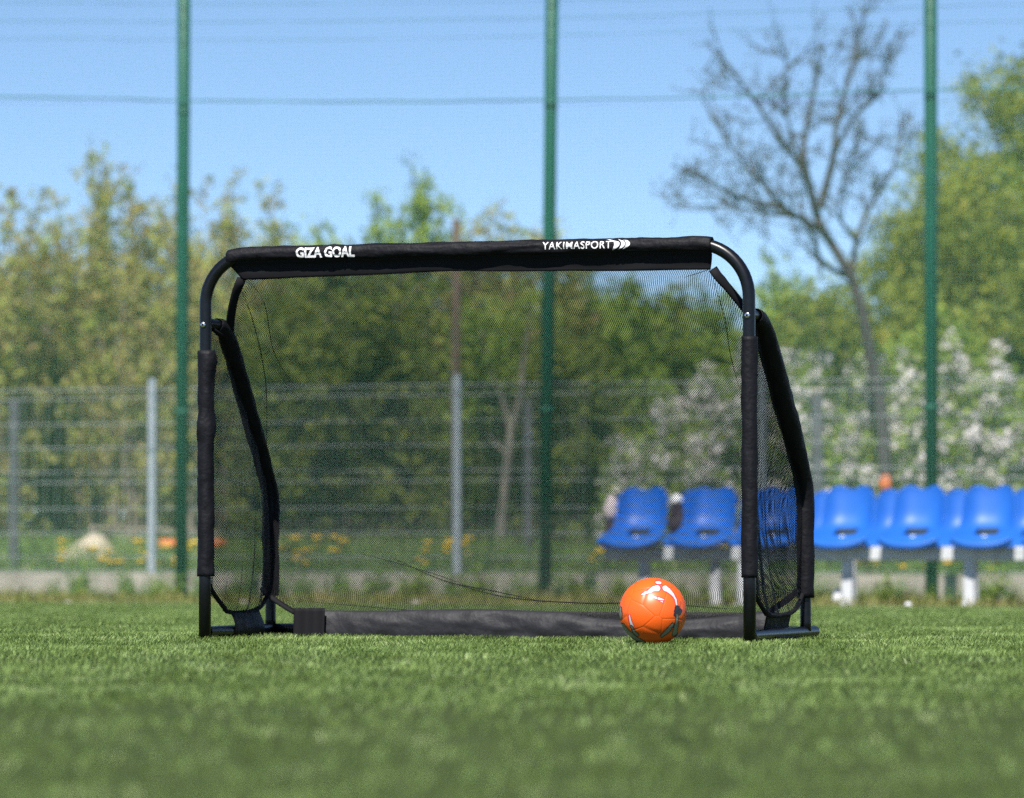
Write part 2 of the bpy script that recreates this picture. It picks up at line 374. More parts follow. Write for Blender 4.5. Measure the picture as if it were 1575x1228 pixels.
# lettering, wrapped onto the sleeve's front
def text_mesh(body, font_h, bold=0, space=1.0):
    cu = bpy.data.curves.new('t', 'FONT'); cu.body = body; cu.size = font_h / .7; cu.offset = bold; cu.space_character = space
    o = bpy.data.objects.new('t', cu); C.objects.link(o)
    dg = bpy.context.evaluated_depsgraph_get(); me = bpy.data.meshes.new_from_object(o.evaluated_get(dg))
    bpy.data.objects.remove(o); bm = bmesh.new(); bm.from_mesh(me); bpy.data.meshes.remove(me); return bm
def wrap(bm, name, x0, x1, z0, z1, parent):
    xs = [v.co.x for v in bm.verts]; ys_ = [v.co.y for v in bm.verts]; a, b_ = min(xs), max(xs); c, d = min(ys_), max(ys_)
    for v in bm.verts:
        v.co = Vector((x0 + (v.co.x - a) / (b_ - a) * (x1 - x0), z0 + (v.co.y - c) / (d - c) * (z1 - z0), 0))
    for k in range(1, 12):
        bmesh.ops.bisect_plane(bm, geom=bm.verts[:] + bm.edges[:] + bm.faces[:], plane_co=(0, z0 + (z1 - z0) * k / 12, 0), plane_no=(0, 1, 0))
    for k in range(1, 40):
        bmesh.ops.bisect_plane(bm, geom=bm.verts[:] + bm.edges[:] + bm.faces[:], plane_co=(x0 + (x1 - x0) * k / 40, 0, 0), plane_no=(1, 0, 0))
    bmesh.ops.triangulate(bm, faces=bm.faces[:])
    for v in bm.verts:      # v.co.y = arc length from the front (0) in metres
        a = v.co.y / .0248; x = v.co.x; rr = .0248 + .0022 + wrinkle(x, a)
        v.co = Vector((x, -math.cos(a) * rr, cross_z(x) + math.sin(a) * rr))
    me = bpy.data.meshes.new(name); bm.to_mesh(me); bm.free(); me.materials.append(M_white)
    o = bpy.data.objects.new(name, me); C.objects.link(o); o.parent = parent; return o
def gx(px):          # local x on the goal line of a photo column
    # intersect the ray with the goal front line
    t = (px - 787.5) / F; return (t * GL.y - GL.x) / (U.x - t * U.y)
wrap(text_mesh('GIZA GOAL', .03, .0016), 'lettering', gx(459), gx(549), -.017, .017, cs)
wrap(text_mesh('YAKIMASPORT', .024, .0002, 1.1), 'lettering', gx(838), gx(944), -.008, .016, cs)
# logo: swoosh and three crescents
bm = bmesh.new()
def crescent(cx, r0, h, th, tail=0):
    n = 18; o_ = []; i_ = []
    for k in range(n + 1):
        t = -1 + 2 * k / n
        x = r0 * (1 - t * t); o_.append((cx + x + (tail * (t - .3) * -1 if t > .3 else 0), t * h))
        x2 = r0 * (1 - t * t) * .1 + (-th) * (1 - abs(t) ** 2) * .6; i_.append((cx + x - th * (1 - t ** 2) + (tail * (t - .3) * -1 if t > .3 else 0), t * h))
    vo = [bm.verts.new((x, y, 0)) for x, y in o_]; vi = [bm.verts.new((x, y, 0)) for x, y in i_]
    for k in range(n):
        try: bm.faces.new((vo[k], vo[k + 1], vi[k + 1], vi[k]))
        except Exception: pass
crescent(0, .9, 1, .62, 1.0); crescent(.62, .9, .93, .45); crescent(1.15, .9, .86, .45)
bmesh.ops.remove_doubles(bm, verts=bm.verts, dist=1e-5)
wrap(bm, 'emblem', gx(935), gx(973), -.015, .024, cs)

# rear frame: hinge arm, inclined leg, upright leg, base bar
dB = .64
def legpath(side):
    fl = -.018 if side < 0 else .018
    key = [(0, .0, 1.06), (0, .05, 1.06), (0, .10, 1.052), (.0, .15, 1.025), (0, .25, .93), (0, .36, .81), (0, .50, .665), (0, .595, .56), (0, .632, .49), (0, .64, .40), (0, .64, .2), (0, .64, .03)]
    x0 = (0 if side < 0 else Wg)
    ins = .026 if side < 0 else -.0
    out = []
    for x, d, z in key:
        f = min(1, d / .6); out.append((x0 + ins * min(1, d / .1) * (1 - f) + fl * f, d, z))
    return catmull(out, 6)
LEG = {s: legpath(s) for s in (-1, 1)}
def leg_at_z(side, z):
    P = LEG[side]
    for a, b_ in zip(P, P[1:]):
        if a.z >= z >= b_.z:
            return a.lerp(b_, (a.z - z) / max(1e-9, a.z - b_.z))
    return P[0] if z > P[0].z else P[-1]
for side in (-1, 1):
    mb = MB(); mb.tube(LEG[side], .0185, 16); lg = mb.build('rear_leg', M_metal, goal)
    # fabric sleeve on the leg: from the hinge down to z=.16
    pp = [p for p in LEG[side] if p.y > .06 and p.z > .14]
    sleeve(pp, .028, 'leg_sleeve', M_fabric, wob=.004, seed=20 + side, taper=lambda t, a: -.006 * math.exp(-(t / .05) ** 2) + (.007 if side > 0 else .002) * math.exp(-((t - .3) / .3) ** 2))
    x0 = 0 if side < 0 else Wg; fl = -.018 if side < 0 else .018
    e = .04 if side < 0 else .115
    mb = MB(); mb.tube([(x0, .02, .027), (x0 + fl, dB + e, .027)], .019, 20, cap=False)
    # rounded end plug
    ex = x0 + fl; pr = [(ex, dB + e + .019 * math.sin(R(a)), .027) for a in (0, 30, 55, 75, 88)]
    mb.tube(pr, [.019 * math.cos(R(a)) for a in (0, 30, 55, 75, 88)], 20)
    mb.build('base_bar', M_metal, goal)
    # bolts
    zb_ = 1.056
    mb = MB(); mb.tube([(x0, -TR + .002, zb_), (x0, -TR - .004, zb_), (x0, -TR - .0055, zb_)], [.0095, .0095, .006], 16); bt = mb.build('bolt', M_steel, goal)
    mb = MB(); mb.tube([(x0, -TR - .0050, zb_), (x0, -TR - .0062, zb_)], .0035, 8); mb.build('bolt_socket', M_web, bt)
mb = MB(); mb.tube([(-.018, dB, .027), (Wg + .018, dB, .027)], .0185, 16); mb.build('rear_bar', M_metal, goal)

# netting -----------------------------------------------------------
def rear_profile(t, side):
    """t 0..1 along net from band to skirt ; returns point on side boundary"""
    z = BZ - .005 - (BZ - .005 - .085) * t
    x0 = 0 if side < 0 else Wg; s = -side
    top = leg_at_z(side, 1.02)
    if z > 1.02:
        f = (BZ - z) / (BZ - 1.02)
        xa = (XL + .045) if side < 0 else XR - .012
        # concave edge between band corner and hinge
        fx = f ** .8; return Vector((xa + (top.x + s * .008 - xa) * fx, .02 + (top.y - .02) * f ** 1.4, z))
    p = leg_at_z(side, max(z, .05)); xx = p.x + s * .004
    if z < .17: xx += s * (.135 if side < 0 else .11) * ((.17 - z) / .085) ** 1.3
    return Vector((xx, p.y - .01 - .11 * max(0, (.45 - z) / .365) ** 1.3, z))
NR, NC = 90, 110
def net_point(s, t):
    a = rear_profile(t, -1); b_ = rear_profile(t, 1); p = a.lerp(b_, s)
    bul = math.sin(math.pi * s) ** .7
    p.y += -.03 * bul * math.sin(math.pi * min(1, t * 1.0)) + .006 * noise.noise(Vector((s * 5, t * 6, 0)))
    p.z += -.0 + .004 * noise.noise(Vector((s * 9, t * 9, 5))) * bul
    if t < .001: p.z = band_bottom(p.x) + .004; p.y = .015
    # gathered folds beside the legs
    e = math.exp(-s / .05) + math.exp(-(1 - s) / .04)
    p.y += .012 * e * math.sin(s * 260 + 3 * t)
    return p
P = []; UVs = []; vlen = [0.0]
for i in range(NR): vlen.append(vlen[-1] + (net_point(.5, (i + 1) / NR) - net_point(.5, i / NR)).length)
for i in range(NR + 1):
    t = i / NR; row = []; ur = []
    for j in range(NC + 1):
        s = j / NC; row.append(net_point(s, t)); ur.append((s * Wg, vlen[i]))
    P.append(row); UVs.append(ur)
mb = MB(); mb.grid(P, UVs); mb.build('rear_net', M_net, goal)
# side nets
for side in (-1, 1):
    x0 = 0 if side < 0 else Wg; s_ = -side; Pn = []; UVs = []
    nc, nr = 40, 70
    legs = LEG[side]
    def zt(d):
        for a, b_ in zip(legs, legs[1:]):
            if a.y <= d <= b_.y and b_.y > a.y: return a.lerp(b_, (d - a.y) / (b_.y - a.y)).z
        return legs[0].z
    def zbot(d):
        K = [(0, .205), (.08, .15), (.20, .092), (.30, .086), (.45, .09), (.54, .105), (.635, .165)]
        for (a, za), (b_, zb2) in zip(K, K[1:]):
            if a <= d <= b_: return za + (zb2 - za) * (d - a) / (b_ - a)
        return .165
    for j in range(nc + 1):
        d = .005 + .63 * j / nc; f = min(1, d / .6); fl = -.018 if side < 0 else .018; col = []; uc = []
        top = zt(d) if d > .03 else 1.05
        if d > .62: top = .5
        for i in range(nr + 1):
            q = i / nr; z = zbot(d) + (top - zbot(d)) * q
            sag = s_ * (.045 * math.sin(math.pi * d / .64) * math.sin(math.pi * q) ** .6 + .012 * math.sin(d * 55 + 3 * q) * (1 - q))
            sag += s_ * .006 * noise.noise(Vector((d * 14, z * 3, side)))
            col.append(Vector((x0 + fl * f + sag, d, z))); uc.append((d, z))
        Pn.append(col); UVs.append(uc)
    mb = MB(); mb.grid(Pn, UVs); mb.build('side_net', M_sidenet, goal)
    # lower edge binding of the side net
    def sp(d, up=0):
        f = min(1, d / .6); fl = -.018 if side < 0 else .018
        return Vector((x0 + fl * f + s_ * .004, d, zbot(d) + up))
    mb = MB(); mb.tube([sp(d) for d in np.linspace(.01, .63, 24)], .008, 6); mb.build('edge_binding', M_web, goal)
    # patch that ties the net to the base bar
    mb = MB(); rows = []
    for d in np.linspace(.22, .50, 14):
        row = []
        for k in range(13):
            q = k / 12
            if q < .55: yy = s_ * (.008 + .014 * math.sin(q / .55 * math.pi * .5)); zz = .092 - .06 * q / .55
            else:
                a = (q - .55) / .45 * R(150); yy = s_ * .0225 * math.cos(a); zz = .032 - .0265 * math.sin(a)
            f = d / .64; fl = (-.018 if side < 0 else .018) * f
            row.append((x0 + fl + yy + .003 * noise.noise(Vector((d * 20, q * 3, 2))), d + (.03 * q if side < 0 else .02 * q), max(.003, zz)))
        rows.append(row)
    mb.grid(rows); mb.build('bar_wrap', M_fabric, goal, True, 0, .003)
    # webbing from the band corner to the hinge
    mb = MB(); pts = [rear_profile(t, side) for t in np.linspace(0, .175, 14)] + [Vector((x0 + s_ * .012, .03, 1.045 if side < 0 else 1.075))]
    pts[0].z += .008
    mb.tube(pts, [.017] * 3 + [.015] * 10 + [.015, .009], 8, squash=.5); mb.build('edge_binding', M_web, goal)
    # webbing at the lower corner, leg to skirt
    mb = MB(); pts = [rear_profile(t, side) for t in np.linspace(.925, 1, 12)]
    mb.tube(pts, .0115, 8, squash=.6); mb.build('edge_binding', M_web, goal)
# slack folds in the netting, as thin doubled strips
def fold(pts_px, rad, name='net_fold'):
    """points given as (s, t) on the rear net"""
    pts = []
    for s, t in pts_px:
        p = net_point(s, t); p.y -= .006; pts.append(p)
    mb = MB(); n = len(pts) * 6; cr = catmull(pts, 6); mb.tube(cr, [rad * math.sin(math.pi * min(1, max(.06, k / (len(cr) - 1)))) ** .5 for k in range(len(cr))], 5, cap=False)
    mb.build(name, M_net_fold, goal)
M_net_fold = mat('black_thread', (.012, .012, .014), .8, .2)
def st(px, py):      # rear-net parameters near a photo pixel
    best = None
    for i in range(0, 61):
        for j in range(0, 61):
            s, t = j / 60, i / 60; p = net_point(s, t); q = GL + U * p.x + B * p.y
            X_ = 787.5 + F * q.x / q.y; Y_ = HOR - F * (p.z - CZ) / q.y
            d = (X_ - px) ** 2 + (Y_ - py) ** 2
            if best is None or d < best[0]: best = (d, s, t)
    return best[1:]
for chain, rad in (([(372, 445), (392, 500), (405, 590), (412, 690)], .0016), ([(385, 425), (402, 470), (425, 540), (450, 590)], .0013),
                   ([(610, 860), (680, 890), (760, 915), (850, 925)], .0018), ([(690, 895), (780, 922), (900, 925), (1000, 932), (1135, 936)], .0022),
                   ([(560, 850), (640, 875), (720, 902)], .0012), ([(1105, 435), (1112, 490), (1128, 540), (1142, 600)], .0014), ([(1050, 425), (1090, 408)], .0012),
                   ([(480, 930), (580, 937), (700, 943), (820, 950)], .0012)):
    fold([st(*c) for c in chain], rad)
# small white thread snagged on the net
a = [net_point(*st(x, y)) for x, y in ((808, 684), (809, 674), (815, 668), (819, 676), (811, 682), (824, 683))]
for p in a: p.y -= .006
mb = MB(); mb.tube(catmull(a, 6), .0011, 5); mb.build('snagged_thread', M_white, goal)
# skirt: fabric sleeve on the rear bar, draped forward onto the turf
XA, XB = .150, Wg - .045
P = []
for i in range(141):
    f = i / 140; x = XA + (XB - XA) * f
    dip = 0
    u_ = f
    dip = .034 * max(0, math.sin(min(1, max(0, (u_ - .56) / .40)) * math.pi)) ** .8 + .004 * math.sin(u_ * 13)
    top = .094 - dip
    wr = noise.noise(Vector((x * 5, 0, 0))) * .010 + noise.noise(Vector((x * 16, 0, 3))) * .005
    row = []
    for k in range(17):
        q = k / 16
        belly = math.sin(math.pi * q ** .8)
        y = dB - .135 - .018 * q - (.014 + wr) * belly + .005 * noise.noise(Vector((x * 12, q * 3, 1)))
        z = top * (1 - q) + .002
        z += .006 * noise.noise(Vector((x * 9, q * 2.5, 8))) * belly
        row.append((x, y, z))
    # tuck under
    for k in range(1, 5): row.append((x, row[16][1] + .03 * k, .002))
    P.append(row)
mb = MB(); mb.grid(P); mb.build('ground_skirt', M_skirt, goal, True, 0, .002)
# dark mesh lining that shows above the skirt where it has slumped
P = []; UVs = []
for i in range(81):
    x = XA + (XB - XA) * i / 80
    P.append([(x, dB - .125 + .004 * noise.noise(Vector((x * 8, k, 0))), .005 + .088 * k / 8) for k in range(9)]); UVs.append([(x, .088 * k / 8) for k in range(9)])
mb = MB(); mb.grid(P); mb.build('skirt_lining', noisy(mat('dark_lining', (.007, .007, .008), .8, .3), 400, [(.45, (.005, .005, .006)), (.75, (.05, .05, .05))], detail=1), goal, True, 0, .001)
# dark end piece of the skirt
for xa, xb in ((XA - .012, XA + .10),):
    mb = MB(); P = []
    for i in range(13):
        x = xa + (xb - xa) * i / 12; row = []
        for k in range(9):
            q = k / 8; row.append((x, dB - .176 - .006 * q + .004 * math.sin(i * .9) + .008 * (i > 6), .100 * (1 - q) ** 1.0 + .002))
        P.append(row)
    mb.grid(P); mb.build('skirt_end', M_web, goal, True, 0, .003)

# ------------------------------------------------------------------ ball
BY = 13.84; bc = at(1004, 942, BY); BR = .1075
bm = bmesh.new(); bmesh.ops.create_icosphere(bm, subdivisions=7, radius=1)
V = np.array([v.co[:] for v in bm.verts]); phi = (1 + 5 ** .5) / 2
ico = []
for a in (-1, 1):
    for b_ in (-1, 1): ico += [(0, a, b_ * phi), (a, b_ * phi, 0), (b_ * phi, 0, a)]
ico = np.array(ico, float); ico /= np.linalg.norm(ico, axis=1)[:, None]
dod = []
for a in (-1, 1):
    for b_ in (-1, 1):
        for c in (-1, 1): dod.append((a, b_, c))
        dod += [(0, a / phi, b_ * phi), (a / phi, b_ * phi, 0), (b_ * phi, 0, a / phi)]
dod = np.array(dod, float); dod /= np.linalg.norm(dod, axis=1)[:, None]
rot = np.array(Matrix.Rotation(R(17), 3, 'Y') @ Matrix.Rotation(R(-24), 3, 'X') @ Matrix.Rotation(R(12), 3, 'Z'))
ico, dod = ico @ rot.T, dod @ rot.T
dp = np.concatenate([(V @ ico.T) / .9393, (V @ dod.T) / .9149], 1)
srt = np.sort(dp, axis=1); gap = srt[:, -1] - srt[:, -2]
groove = np.exp(-(gap / .012) ** 2) * .008
VV = V * (1 - groove)[:, None]
strokes = [  # (kind, [(x, z, half width)...]) on the side that faces the camera
    (1, [(.10, .86, .035), (.20, .86, .04)]),
    (1, [(.11, .70, .085), (0, .68, .07), (-.15, .60, .045), (-.34, .52, .015)]),
    (1, [(-.02, .45, .02), (.12, .40, .03), (.26, .30, .015)]), (1, [(.14, .40, .03), (.30, .36, .01)]),
    (1, [(.34, .70, .075), (.44, .64, .06), (.58, .50, .035), (.66, .36, .025), (.68, .20, .02)]),
    (2, [(.70, .12, .05), (.64, .02, .03), (.78, .03, .05), (.66, -.08, .05), (.76, -.06, .02)]),
    (3, [(.70, -.10, .03), (.68, -.30, .035), (.66, -.45, .05), (.63, -.64, .07)]),
    (3, [(.56, -.36, .03), (.44, -.52, .055), (.24, -.70, .03)]),
    (3, [(-.90, -.40, .05), (-.78, -.58, .055), (-.55, -.76, .05), (-.28, -.90, .03)]),
    (3, [(-.96, .12, .02), (-.96, -.06, .03), (-.95, -.22, .015)]),
    (1, [(-.71, -.10, .012), (-.67, -.30, .03), (-.62, -.42, .03)]), (3, [(-.66, -.42, .015), (-.55, -.60, .03), (-.47, -.68, .03)])]
col = np.tile(np.array([.92, .125, .010]), (len(V), 1)); 
def paint(Px, Pz, mask):
    jig = .012 * np.array([noise.noise(Vector((x * 9, z * 9, 0))) for x, z in zip(Px, Pz)])
    for kind, pts in strokes:
        dmin = np.full(len(Px), 9.)
        for (x0, z0, w0), (x1, z1, w1) in zip(pts, pts[1:]):
            dx, dz = x1 - x0, z1 - z0; tt = np.clip(((Px - x0) * dx + (Pz - z0) * dz) / (dx * dx + dz * dz), 0, 1)
            dmin = np.minimum(dmin, np.hypot(Px - x0 - tt * dx, Pz - z0 - tt * dz) - (w0 + (w1 - w0) * tt) + jig)
        edge = (dmin < .028) & mask; core = (dmin < 0) & mask
        ec = {1: (.55, .03, .05), 2: (.02, .01, .02), 3: (.06, .03, .02)}[kind]; cc = {1: (.62, .64, .66), 2: (.03, .03, .04), 3: (.22, .23, .18)}[kind]
        col[edge] = ec; col[core] = cc
paint(V[:, 0], V[:, 2], V[:, 1] < 0.02); paint(-V[:, 0] * .9 + .1 * V[:, 2], -V[:, 2], V[:, 1] > .1)
col[gap < .006] *= .72
me = bpy.data.meshes.new('football'); bm.to_mesh(me); bm.free()
me.vertices.foreach_set('co', (VV * BR).astype(np.float32).ravel()); me.polygons.foreach_set('use_smooth', [True] * len(me.polygons))
ca = me.color_attributes.new('Design', 'FLOAT_COLOR', 'POINT'); ca.data.foreach_set('color', np.concatenate([col, np.ones((len(col), 1))], 1).astype(np.float32).ravel())
M_ball = mat('ball_vinyl', (.9, .2, .02), .40, .5, Coat_Weight=.25, Coat_Roughness=.35)
an = N(M_ball, 'ShaderNodeVertexColor'); an.layer_name = 'Design'; M_ball.node_tree.links.new(an.outputs[0], M_ball.node_tree.nodes['Principled BSDF'].inputs['Base Color'])
me.materials.append(M_ball); ball = bpy.data.objects.new('football', me); C.objects.link(ball); ball.location = (bc.x, BY, BR - .001)
tag(ball, 'glossy orange football with silver and black markings on the turf before the goal', 'ball')

# ------------------------------------------------------------------ stop-net posts and netting
PY = 6700 / 210.
for (xt, xb_, lab) in ((283, 279, 'leftmost of the three tall green steel posts, left of the goal'), (849, 838, 'tall green steel post seen through the middle of the goal net'),
                       (1431, 1433, 'rightmost tall green steel post, rising behind the blue seats')):
    Yp = PY / (1 + TP * (xb_ - 787.5) / F); a = at(xt, 0, Yp); b_ = at(xb_, 925, Yp); d = (a - b_); dd = d / (a.z - b_.z); p0 = b_ + dd * (-.25 - b_.z); p1 = b_ + dd * (6.2 - b_.z)
    root = empty('net_post', (p0.x, Yp, 0)); tag(root, lab, 'post', 'tall green posts carrying the safety net')
    o0 = Vector((p0.x, Yp, 0)); mb = MB(); mb.tube([p0 - o0, p1 - o0], .048, 20); mb.build('shaft', M_green, root)
    mb = MB(); mb.tube([p1 - o0, p1 - o0 + Vector((0, 0, .02))], .05, 16); mb.build('end_cap', M_green, root)
    for z in (1.5, 3.65): 
        q = p0.lerp(p1, z / 6.2) - o0; mb = MB(); mb.tube([q - Vector((0, 0, .02)), q + Vector((0, 0, .02))], .05, 16); mb.build('clamp', M_green, root)
NY = PY - .06
netr = empty('safety_net', (0, NY, 0), -math.atan(TP)); tag(netr, 'tall fine green safety netting stretched between the green posts above the fence', 'safety net')
P = []; UVs = []
for i in range(61):
    z = -.07 + 6.3 * i / 60; P.append([(x, .03 * math.sin(x * 1.1) * math.sin(z * .6), z + .02 * noise.noise(Vector((x * .8, z, 0)))) for x in np.linspace(-9, 9, 121)])
    UVs.append([(x, z) for x in np.linspace(-9, 9, 121)])
mb = MB(); mb.grid(P, UVs); mb.build('netting', M_stop, netr)
M_rope = mat('green_rope', (.04, .16, .14), .8)
def nx(px): return (px - 787.5) / F * NY / (1 + TP * (px - 787.5) / F) * math.sqrt(1 + TP * TP)
def nz(px, py): return at(px, py, NY / (1 + TP * (px - 787.5) / F)).z
for pts, rad in (([(-400, 146), (0, 149), (280, 155), (560, 157), (845, 154), (1140, 149), (1431, 139), (1575, 138), (2000, 141)], .0056), ([(-400, 36), (0, 33), (400, 34), (845, 28), (1300, 15), (1575, 7), (2000, -4)], .0022),
                 ([(-400, 62), (0, 59), (400, 62), (845, 55), (1300, 41), (1575, 33), (2000, 24)], .0018), ([(-400, 8), (0, 4), (400, 7), (845, 1), (1300, -8), (1575, -14), (2000, -20)], .002)):
    mb = MB(); mb.tube([p + Vector((0, 0, .006 * noise.noise(Vector((p.x * 2.5, 0, rad * 900))))) for p in catmull([(nx(a), -.012, nz(a, b_)) for a, b_ in pts], 14)], rad, 6); mb.build('rope', M_rope, netr)

# ------------------------------------------------------------------ panel fence on its plinth
FY = 33.5
mb = MB(); bmw = []
P = []
for i in range(101):
    x = -10 + 20 * i / 100; P.append([(x, -.10 + .008 * noise.noise(Vector((x * 3, k * .3, 0))), z + (.012 * noise.noise(Vector((x * 2.3, 1, 0))) if z > 0 else 0)) for k, z in enumerate((-.25, -.05, .05, .10))] + [(x, .12, .10), (x, .12, -.25)])
mb.grid(P); pl = mb.build('concrete_plinth', M_conc, None, False); pl.location = (0, FY, 0); pl.rotation_euler.z = YAW
tag(pl, 'low weathered concrete plinth running under the grey mesh fence', 'low wall')
posts_px = [237 - 469 * 2, 237 - 469, 237, 706, 1175, 1644, 2113]
fence = empty('panel_fence', (0, FY, 0), YAW)
tag(fence, 'grey welded wire panel fence with galvanised posts on the concrete plinth', 'fence')
CY = math.cos(YAW)
def fx(px): return (px - 787.5) / F * yon(px, FY) / CY     # distance along the fence line; 
for px in posts_px:
    mb = MB(); mb.box((fx(px), -.035, .85), (.06, .045, 1.54)); fp = mb.build('fence_post', M_galv, fence, False, .004)
    mb = MB(); mb.box((fx(px), -.035, 1.63), (.06, .05, .02)); mb.build('post_cap', M_galv, fp, False, .003)
hz = [591, 606, 646, 684, 723, 739, 781, 820, 857, 880]
folds = {1, 4, 5, 8}
for a, b_ in zip(posts_px, posts_px[1:]):
    xa, xb = fx(a) + .035, fx(b_) - .035; mb = MB()
    zs = [CZ + (HOR - h) / 200. for h in hz]
    for h in zs: mb.tube([(xa, 0, h), (xb, 0, h)], .0048, 4, cap=False)
    n = int((xb - xa) / .05)
    for k in range(n + 1):
        x = xa + (xb - xa) * k / n; mb.tube([(x, .006, zs[-1] - .02), (x, .006, zs[0] + .03)], .0026, 3, cap=False)
    mb.build('mesh_panel', M_wire, fence)
# dark posts beyond the fence
for px, py, Yd, wd, lab, cap in ((22, 622, 36.5, .085, 'dark weathered post behind the fence at the far left', 0), (812, 622, 36.5, .075, 'dark slim post behind the fence beside the middle green post', 0),
                            (1257, 605, 36.2, .095, 'thick dark post with a pale cap behind the fence right of the goal', 1)):
    p = at(px, py, Yd); root = empty('dark_post', (p.x, Yd, 0)); tag(root, lab, 'post', 'dark posts beyond the mesh fence')
    mb = MB(); mb.box((0, 0, (p.z - .2) / 2), (wd, wd, p.z + .2)); mb.build('post_shaft', M_darkpost, root, False, .008)
    mb = MB(); mb.box((0, 0, p.z + .02), (wd + .01, wd + .01, .038)); mb.build('post_cap', M_conc if cap else M_darkpost, root, False, .006)
p = at(699, 338, 39.5); mb = MB(); mb.tube([(p.x, 39.5, -.2), (p.x + .02, 39.5, p.z)], [.052, .042], 12)
tag(mb.build('wooden_pole', M_brownpole), 'dark brown wooden pole rising out of the thicket behind the goal', 'pole')

# ------------------------------------------------------------------ benches with plastic seats
def make_seat():
    """one bucket shell: grid, with the slot between pan and back left open"""
    nu, nv = 16, 34; vs = []; keep = []
    prof = catmull([(0, -.205, -.075), (0, -.212, -.048), (0, -.19, -.028), (0, -.10, -.004), (0, 0, .028), (0, .075, .056), (0, .12, .085), (0, .150, .14), (0, .168, .22), (0, .182, .30), (0, .184, .328)], 6)
    def pt(u, v):     # u -1..1 across, v 0..1 pan front lip -> top of back
        x = v * (len(prof) - 1); i = min(int(x), len(prof) - 2); p = prof[i].lerp(prof[i + 1], x - i); y, z = p.y, p.z; c = abs(u)
        wv = .200 - .020 * min(1, max(0, z / .08)) - .012 * max(0, z / .33)
        if v > .55:
            q = (v - .55) / .45
            z += .013 * math.cos((c - .5) * 2 * math.pi) * q ** 4 - .055 * (max(0, c - .72) / .28) ** 2.2 * q ** 4
            wv *= 1 - .06 * q ** 8; y -= .085 * c ** 3 * (1 - .25 * q)
        else:
            q = v / .55
            y += .06 * c ** 2.5 * (1 - q) - .085 * c ** 3 * q ** 2; z += .032 * c ** 2.5 * (1 - q ** 3)
        return Vector((u * wv, y, z))
    for i in range(nv + 1):
        for j in range(nu + 1): vs.append(pt(-1 + 2 * j / nu, i / nv))
    fs = []
    for i in range(nv):
        for j in range(nu):
            u = -1 + 2 * (j + .5) / nu; v = (i + .5) / nv
            if abs(u) < .34 and .385 < v < .54: continue
            fs.append((i * (nu + 1) + j, i * (nu + 1) + j + 1, (i + 1) * (nu + 1) + j + 1, (i + 1) * (nu + 1) + j))
    me = bpy.data.meshes.new('seat'); me.from_pydata(vs, [], fs); me.polygons.foreach_set('use_smooth', [True] * len(fs)); me.materials.append(M_seat)
    me.polygons.foreach_set('use_smooth', [True] * len(me.polygons))
    o = bpy.data.objects.new('seat', me); C.objects.link(o)
    m = o.modifiers.new('shell', 'SOLIDIFY'); m.thickness = .008
    m = o.modifiers.new('sub', 'SUBSURF'); m.levels = 1; m.render_levels = 1
    mb = MB(); mb.tube([(.0, -.045, -.014), (.0, -.047, .012), (.0, -.047, .015)], [.015, .015, .009], 12); mb.build('bolt_cap', M_white, o)
    return o
seat0 = make_seat()
M_bracket_backing = mat('dark_bracket_backing', (.03, .045, .04), .6)  # also darkens the added plate behind each seat slot
M_foot = noisy(mat('white_paint', (.55, .56, .58), .6), 9, [(.3, (.44, .45, .47)), (.7, (.62, .63, .65))])
SP = .464
def bench(px0, Y0, n, zs, first, label, legs_px):
    Yb = yon(px0, Y0); x0 = (px0 - 787.5) / F * Yb; root = empty('seat_bench', (x0, Yb, 0), YAW); tag(root, label, 'bench', 'benches of blue bucket seats')
    L_ = SP * (n - 1)
    mb = MB(); mb.box((L_ / 2, -.02, zs - .10), (L_ + .36, .06, .085)); mb.build('beam', M_beam, root, False, .006)
    for k in range(n):
        if first and k == 0: s = seat0; s.parent = root
        else: s = copy_tree(seat0, root)
        s.location = (k * SP, 0, zs); s.rotation_euler = (R(random.uniform(-2, 2)), R(random.uniform(-.8, .8)), R(random.uniform(-2.5, 2.5)))
        mb = MB(); mb.box((k * SP, -.045, zs - .040), (.16, .12, .03)); mb.box((k * SP, .10, zs + .012), (.22, .012, .10)); mb.box((k * SP, .07, zs - .035), (.05, .18, .012)); mb.build('bracket_slot_backing', M_bracket_backing, root, False)  # thin upright plate is added, coloured dark for the shade inside the slot
    for px in legs_px:
        x = ((px - 787.5) / F * yon(px, Y0) - x0) / math.cos(YAW); g0 = gz(x0, Yb)
        mb = MB(); mb.box((x, -.02, (zs - .145 + g0 + .20) / 2), (.065, .05, zs - .145 - g0 - .20)); lg = mb.build('leg', M_beam, root, False, .004)
        mb = MB(); mb.box((x, -.02, g0 + .10), (.070, .057, .20)); mb.box((x, -.02, g0 + .006), (.095, .09, .02)); mb.build('leg_foot', M_foot, lg, False, .004)
    return root
b1 = bench(981, 28.7, 8, .366, True, 'front bench of blue bucket seats on white-footed legs, partly seen through the goal', (993, 1145, 1305, 1492, 1660))
b2 = bench(972, 30.1, 8, .358, False, 'rear bench of blue bucket seats half hidden by the front bench', (1102, 1310, 1497, 1650))

